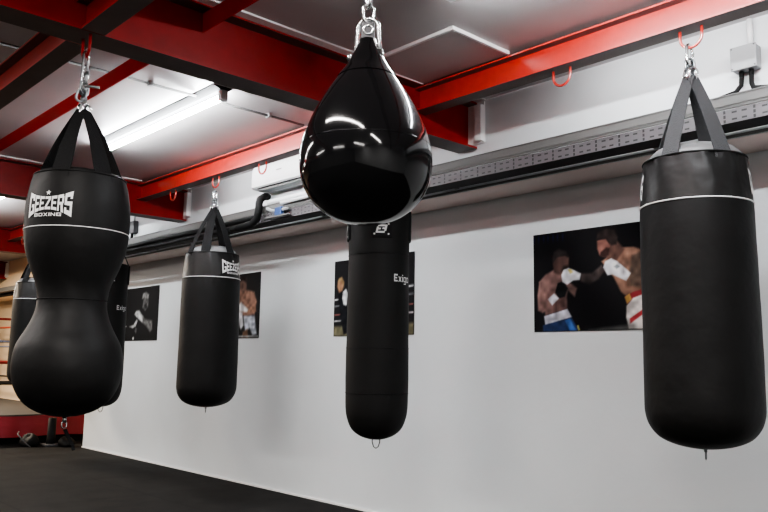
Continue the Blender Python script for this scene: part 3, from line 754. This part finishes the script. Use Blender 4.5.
s1 = slim_bag((-3.44, 3.152, 0.545), aim(-3.44, 3.152), 'slim black bag hanging directly behind and below the teardrop bag')
dup(s1, (-7.36, 3.152, 0.535), aim(-7.36, 3.152), 'slim black bag mostly hidden behind the right side of the hourglass bag')

# --- hourglass bag
hg = smooth_prof([(r*0.945, z) for r, z in [(0.001, 0.0), (0.06, 0.008), (0.115, 0.025), (0.165, 0.060), (0.198, 0.112), (0.212, 0.165), (0.213, 0.215), (0.201, 0.275), (0.168, 0.335), (0.144, 0.390), (0.136, 0.442), (0.145, 0.505), (0.176, 0.580), (0.198, 0.650), (0.207, 0.730), (0.206, 0.810), (0.200, 0.855), (0.190, 0.905), (0.180, 0.935)]], 90)
fx, fy, fz = -3.043, 1.165, 0.772
t = thing('hourglass_punch_bag', (fx, fy, fz), 'black hourglass shaped uppercut bag in the left foreground with white wordmark', 'punch bag', None, aim(fx, fy))
MB().lathe(hg, 80, fn=lambda r, z, a: r*(1+0.003*math.sin(5*a+z*9)+0.006*math.exp(-((z-0.46)/0.05)**2)*math.sin(11*a+z*60)+0.010*max(0, (z-0.85)/0.1)*math.sin(8*a+0.6))).build('bag_body', M['vinyl'], t)
MB().lathe([(0.168, 0.930), (0.157, 0.946), (0.10, 0.960), (0.002, 0.965)], 40).build('top_cover', M['vinyl'], t)
MB().tube(ring_band(hg, 0.932, 0.002), 0.0035, 8, True).build('hem', M['vinyl'], t)
MB().tube(ring_band(hg, 0.714, 0.002), 0.0020, 6, True).build('piping', M['piping'], t)
MB().tube(ring_band(hg, 0.448, 0.001), 0.0022, 6, True).build('waist_seam', M['webblack'], t)
logo_geezers(hg, D(-34), 0.803, 0.190, t)
ca, sa = math.cos(-aim(fx, fy)), math.sin(-aim(fx, fy))
hx, hy = -3.087-fx, 0.0
lx, ly = hx*ca-hy*sa, hx*sa+hy*ca
apx = (lx*0.6, ly*0.6)
for th in (D(-26), D(28), D(114), D(-118)):
    strap(hg, th, 0.905, 0.938, 1.225, 0.072, 0.038, M['webblack'], t, apex=apx, r_ap=0.018)
hardware(t, 1.212, 1.475, apx, (lx, ly), 1.15, 4)
ch = MB(); 
for k in range(3):
    ch.tube(xf(stadium(0.055, 0.034), (apx[0]-0.012+0.006*k, apx[1], 1.29+0.035*k), 0.9*k, 0.25-0.2*k), 0.0048, 8, True)
ch.tube([(apx[0]+0.0, apx[1]-0.02, 1.325), (apx[0]+0.055, apx[1]-0.03, 1.322)], 0.006, 8)
ch.build('chain', M['darkchrome'], t)
bt = MB().tube([(0, 0, 0.005), (0, 0, -0.02)], 0.008, 8); bt.tube(xf(stadium(0.026, 0.018), (0.0, 0, -0.028), 0.3), 0.0026, 8, True)
bt.build('bottom_ring', M['chrome'], t)
MB().ribbon([(0.004, 0, -0.045), (0.018, 0.0, -0.075), (0.035, 0.0, -0.105), (0.040, 0, -0.125)], [(1, 0, 0.4)]*4, [0.014, 0.014, 0.013, 0.012], 0.003).build('tether', M['webblack'], t)

# --- teardrop bag
tz = 1.315; tx, ty = -1.322, 1.165
tp = smooth_prof([(r*1.04, z) for r, z in [(0.001, 0.0), (0.035, 0.003), (0.070, 0.014), (0.102, 0.035), (0.129, 0.066), (0.145, 0.106), (0.1495, 0.150), (0.146, 0.186), (0.136, 0.222), (0.117, 0.268), (0.091, 0.315), (0.067, 0.352), (0.048, 0.380), (0.034, 0.408), (0.022, 0.432), (0.017, 0.448)]], 80)
t = thing('teardrop_water_bag', (tx, ty, tz), 'glossy black teardrop bag in the centre foreground hanging from a steel shackle', 'punch bag', None, aim(tx, ty))
MB().lathe(tp, 72, fn=lambda r, z, a: r*(1+0.0025*math.sin(4*a+z*14)+0.002*math.sin(7*a-z*21))).build('bag_body', M['gloss'], t)
MB().lathe([(r+0.002, z) for r, z in tp if z > 0.350], 40, caps=False).build('neck_sleeve', M['gloss'], t)
MB().tube(ring_band(tp, 0.182, 0.0), 0.0008, 6, True).build('seam', M['gloss'], t)
tab = MB().box(-0.016, 0.016, -0.006, 0.006, 0.435, 0.492, 0.005); tab.build('eye_tab', M['darkgrey'], t)
MB().tube(xf([(0.011*math.cos(2*PI*k/16), -0.0065, 0.011*math.sin(2*PI*k/16)) for k in range(16)], (0, 0, 0.472)), 0.003, 6, True).build('eyelet', M['chrome'], t)
sh = MB(); pts = [(-0.046, 0.0, 0.412), (-0.036, 0.0, 0.418), (-0.030, 0.0, 0.435)]
pts = [(-0.030, 0, 0.408), (-0.029, 0, 0.44), (-0.027, 0, 0.47)]
for k in range(1, 12): a = PI-PI*k/12; pts.append((0.027*math.cos(a), 0, 0.475+0.026*math.sin(a)))
pts += [(0.027, 0, 0.47), (0.029, 0, 0.44), (0.030, 0, 0.408)]
sh.tube(xf(pts, (0, 0, 0), D(-22)), 0.0054, 10)
sh.tube(xf([(-0.030, 0, 0.400), (-0.030, 0, 0.418)], (0, 0, 0), D(-22)), 0.010, 12); sh.tube(xf([(0.030, 0, 0.400), (0.030, 0, 0.418)], (0, 0, 0), D(-22)), 0.010, 12)
sh.build('shackle', M['chrome'], t)
MB().tube(xf([(-0.050, 0, 0.409), (-0.044, 0, 0.409), (-0.0439, 0, 0.409), (0.040, 0, 0.409)], (0, 0, 0), D(-22)), [0.009, 0.009, 0.0055, 0.0055], 10).build('shackle_pin', M['chrome'], t)
z = 0.515; k = 0
while z < 0.915:
    MB().tube(xf(stadium(0.046, 0.026), (0, 0, z), k*PI/2+0.35), 0.0038, 8, True).build('chain_link', M['chrome'], t)
    z += 0.0375; k += 1

# ------------------------------------------------------------------ boxing ring
RX0, RX1, RY0, RY1 = -15.3, -10.31, -0.9, 4.45
t = thing('boxing_ring', (RX1, (RY0+RY1)/2, FZ), 'raised boxing ring with red skirt and dark canvas at the far left', 'boxing ring')
hy2 = (RY1-RY0)/2; dx = RX0-RX1
MB().box(dx, 0.0, -hy2, hy2, 0.316, 0.365, 0.012).build('canvas', M['canvas'], t)
# gathered cloth skirt
sk = MB(); n = 120; vs = []; fs = []
rows = [(0.350, 0.0), (0.275, 0.010), (0.185, 0.022), (0.095, 0.030)]
for (z, o_) in rows:
    for k in range(n+1):
        y = -hy2+2*hy2*k/n; vs.append((0.004+o_+0.012*math.sin(k*0.9)*(o_/0.03), y, z+0.006*math.sin(k*0.31)))
m_ = n+1
for j in range(len(rows)-1):
    for k in range(n): fs.append([j*m_+k, j*m_+k+1, (j+1)*m_+k+1, (j+1)*m_+k])
sk.add(vs, fs, True).build('skirt', M['skirt'], t)
MB().box(dx+0.1, -0.12, -hy2+0.1, hy2-0.1, 0.0, 0.316).build('platform', M['rubber'], t)
for (z, m, r, lab) in [(1.558, 'ropered', 0.015, 'dark red rope'), (1.276, 'ropegrey', 0.015, 'blue grey rope'), (1.008, 'ropered', 0.015, 'dark red rope'), (0.760, 'ropeblack', 0.026, 'black rope')]:
    o = MB().tube([(-0.15, -hy2+0.15+0.1, z), (-0.15, 0, z-0.01), (-0.15, hy2-0.25, z)], r, 10).build('rope', M[m], t); o['label'] = lab
for (z, m) in [(1.578, 'ropeorange'), (1.256, 'ropegrey'), (1.004, 'ropered'), (0.763, 'ropeblack')]:
    MB().tube([(-0.25, hy2-0.15, z), (dx/2, hy2-0.15, z-0.01), (dx+0.25, hy2-0.15, z)], 0.014, 10).build('rope', M[m], t)
for (px, py) in ((-0.15, hy2-0.15), (dx+0.15, hy2-0.15), (-0.15, -hy2+0.15)):
    MB().tube([(px, py, 0.36), (px, py, 1.68)], 0.045, 14).build('corner_post', M['darkgrey'], t)
# things on the floor before the ring
t = thing('floor_stand', (-9.92, 3.65, FZ), 'short dark upright stand on the floor below the hourglass bag', 'stand')
MB().tube([(0, 0, 0.02), (0, 0, 0.10), (0.01, 0, 0.34)], [0.058, 0.050, 0.048], 14).build('post', M['rubber'], t)
MB().box(-0.10, 0.10, -0.09, 0.09, 0.0, 0.03, 0.012).build('base', M['darkgrey'], t)
def lump(cx, cy, sx, sy, sz, seed, m, name, lab, cat):
    rnd = random.Random(seed); ph = [rnd.random()*6 for _ in range(6)]
    prof = [(0.55, 0.0), (0.9, 0.06), (1.0, 0.3), (0.92, 0.6), (0.66, 0.85), (0.3, 0.98), (0.01, 1.0)]
    b = MB(); vs = []; fs = []; n = 28
    for (r, z) in prof:
        for k in range(n):
            a = 2*PI*k/n; q = 1+0.10*math.sin(3*a+ph[0]+z*3)+0.07*math.sin(5*a+ph[1]-z*4)
            vs.append((cx+r*q*sx*math.cos(a), cy+r*q*sy*math.sin(a), FZ+z*sz*(1+0.14*math.sin(2*a+ph[2]))))
    for i in range(len(prof)-1):
        for k in range(n): fs.append([i*n+k, i*n+(k+1) % n, (i+1)*n+(k+1) % n, (i+1)*n+k])
    fs += [list(range(n))[::-1], [(len(prof)-1)*n+k for k in range(n)]]
    return tag(b.add(vs, fs, True).build(name, m), lab, cat)
lump(-10.03, 3.44, 0.12, 0.11, 0.14, 2, M['rubber'], 'bundle', 'dark bundle lying against the ring skirt, left of the short stand', 'bag')
lump(-9.78, 3.78, 0.14, 0.09, 0.11, 5, M['rubber'], 'bundle', 'low black bundle on the floor at the end of the white wall', 'bag')
o = MB().tube([(-9.82, 3.38, FZ+0.010), (-9.86, 3.35, FZ+0.04), (-9.90, 3.30, FZ+0.10), (-9.97, 3.27, FZ+0.16), (-10.05, 3.31, FZ+0.178)], 0.008, 8)
tag(o.build('strap', M['darkgrey']), 'thin strap lying beside the dark bundle by the ring skirt', 'strap')

# ------------------------------------------------------------------ light
def area(name, loc, sx, sy, power, color=(0.93, 0.97, 1.0), rot=(0, 0, 0)):
    l = bpy.data.lights.new(name, 'AREA'); l.shape = 'RECTANGLE'; l.size = sx; l.size_y = sy
    l.energy = power; l.color = color
    o = bpy.data.objects.new(name, l); col.objects.link(o); o.location = loc; o.rotation_euler = rot
    return o
for (x, y) in ((1.6, -2.4), (1.3, 0.15), (-1.2, 0.15), (-4.4, -0.6), (-6.6, -0.6), (-9.0, -0.6), (-1.2, -4.0), (-4.9, -4.0)):
    area('ceiling_batten', (x, y, 2.55), 1.8, 0.07, 74, (1.0, 0.95, 0.91))
for (x0, x1, p) in ((-2.15, 2.5, 20), (-5.9, -4.1, 7), (-9.2, -7.4, 3)):
    area('upper_wall_fill', ((x0+x1)/2, 3.225, 2.59), x1-x0, 0.04, p, (0.95, 0.98, 1.0), (D(48), 0, 0))  # unseen fill lights added behind the hook beam to brighten the upper wall
for (x, y) in ((-12.6, 0.6), (-12.6, 2.4)):
    area('ring_lamp', (x, y, 2.5), 1.2, 0.5, 240, (1.0, 0.86, 0.68))

w = bpy.data.worlds.new('World'); bpy.context.scene.world = w; w.use_nodes = True
w.node_tree.nodes['Background'].inputs[0].default_value = (0.02, 0.02, 0.02, 1)
w.node_tree.nodes['Background'].inputs[1].default_value = 0.5

# ------------------------------------------------------------------ camera
cam = bpy.data.cameras.new('camera'); co = bpy.data.objects.new('camera', cam); col.objects.link(co)
yaw, pit, rol = D(42.885), D(7.8186), D(0.841)
f = Vector((-math.cos(yaw)*math.cos(pit), math.sin(yaw)*math.cos(pit), math.sin(pit)))
r = f.cross(Vector((0, 0, 1))).normalized(); u = r.cross(f)
R_ = r*math.cos(rol)+u*math.sin(rol); U_ = -r*math.sin(rol)+u*math.cos(rol)
mt = Matrix((R_, U_, -f)).transposed().to_4x4(); mt.translation = Vector((0, 0, 1.0))
co.matrix_world = mt
cam.sensor_width = 36; cam.lens = 771.89/768*36; cam.clip_start = 0.05
bpy.context.scene.camera = co
bpy.context.scene.view_settings.view_transform = 'AgX'
bpy.context.scene.view_settings.look = 'AgX - Medium High Contrast'
bpy.context.scene.view_settings.exposure = 0.25
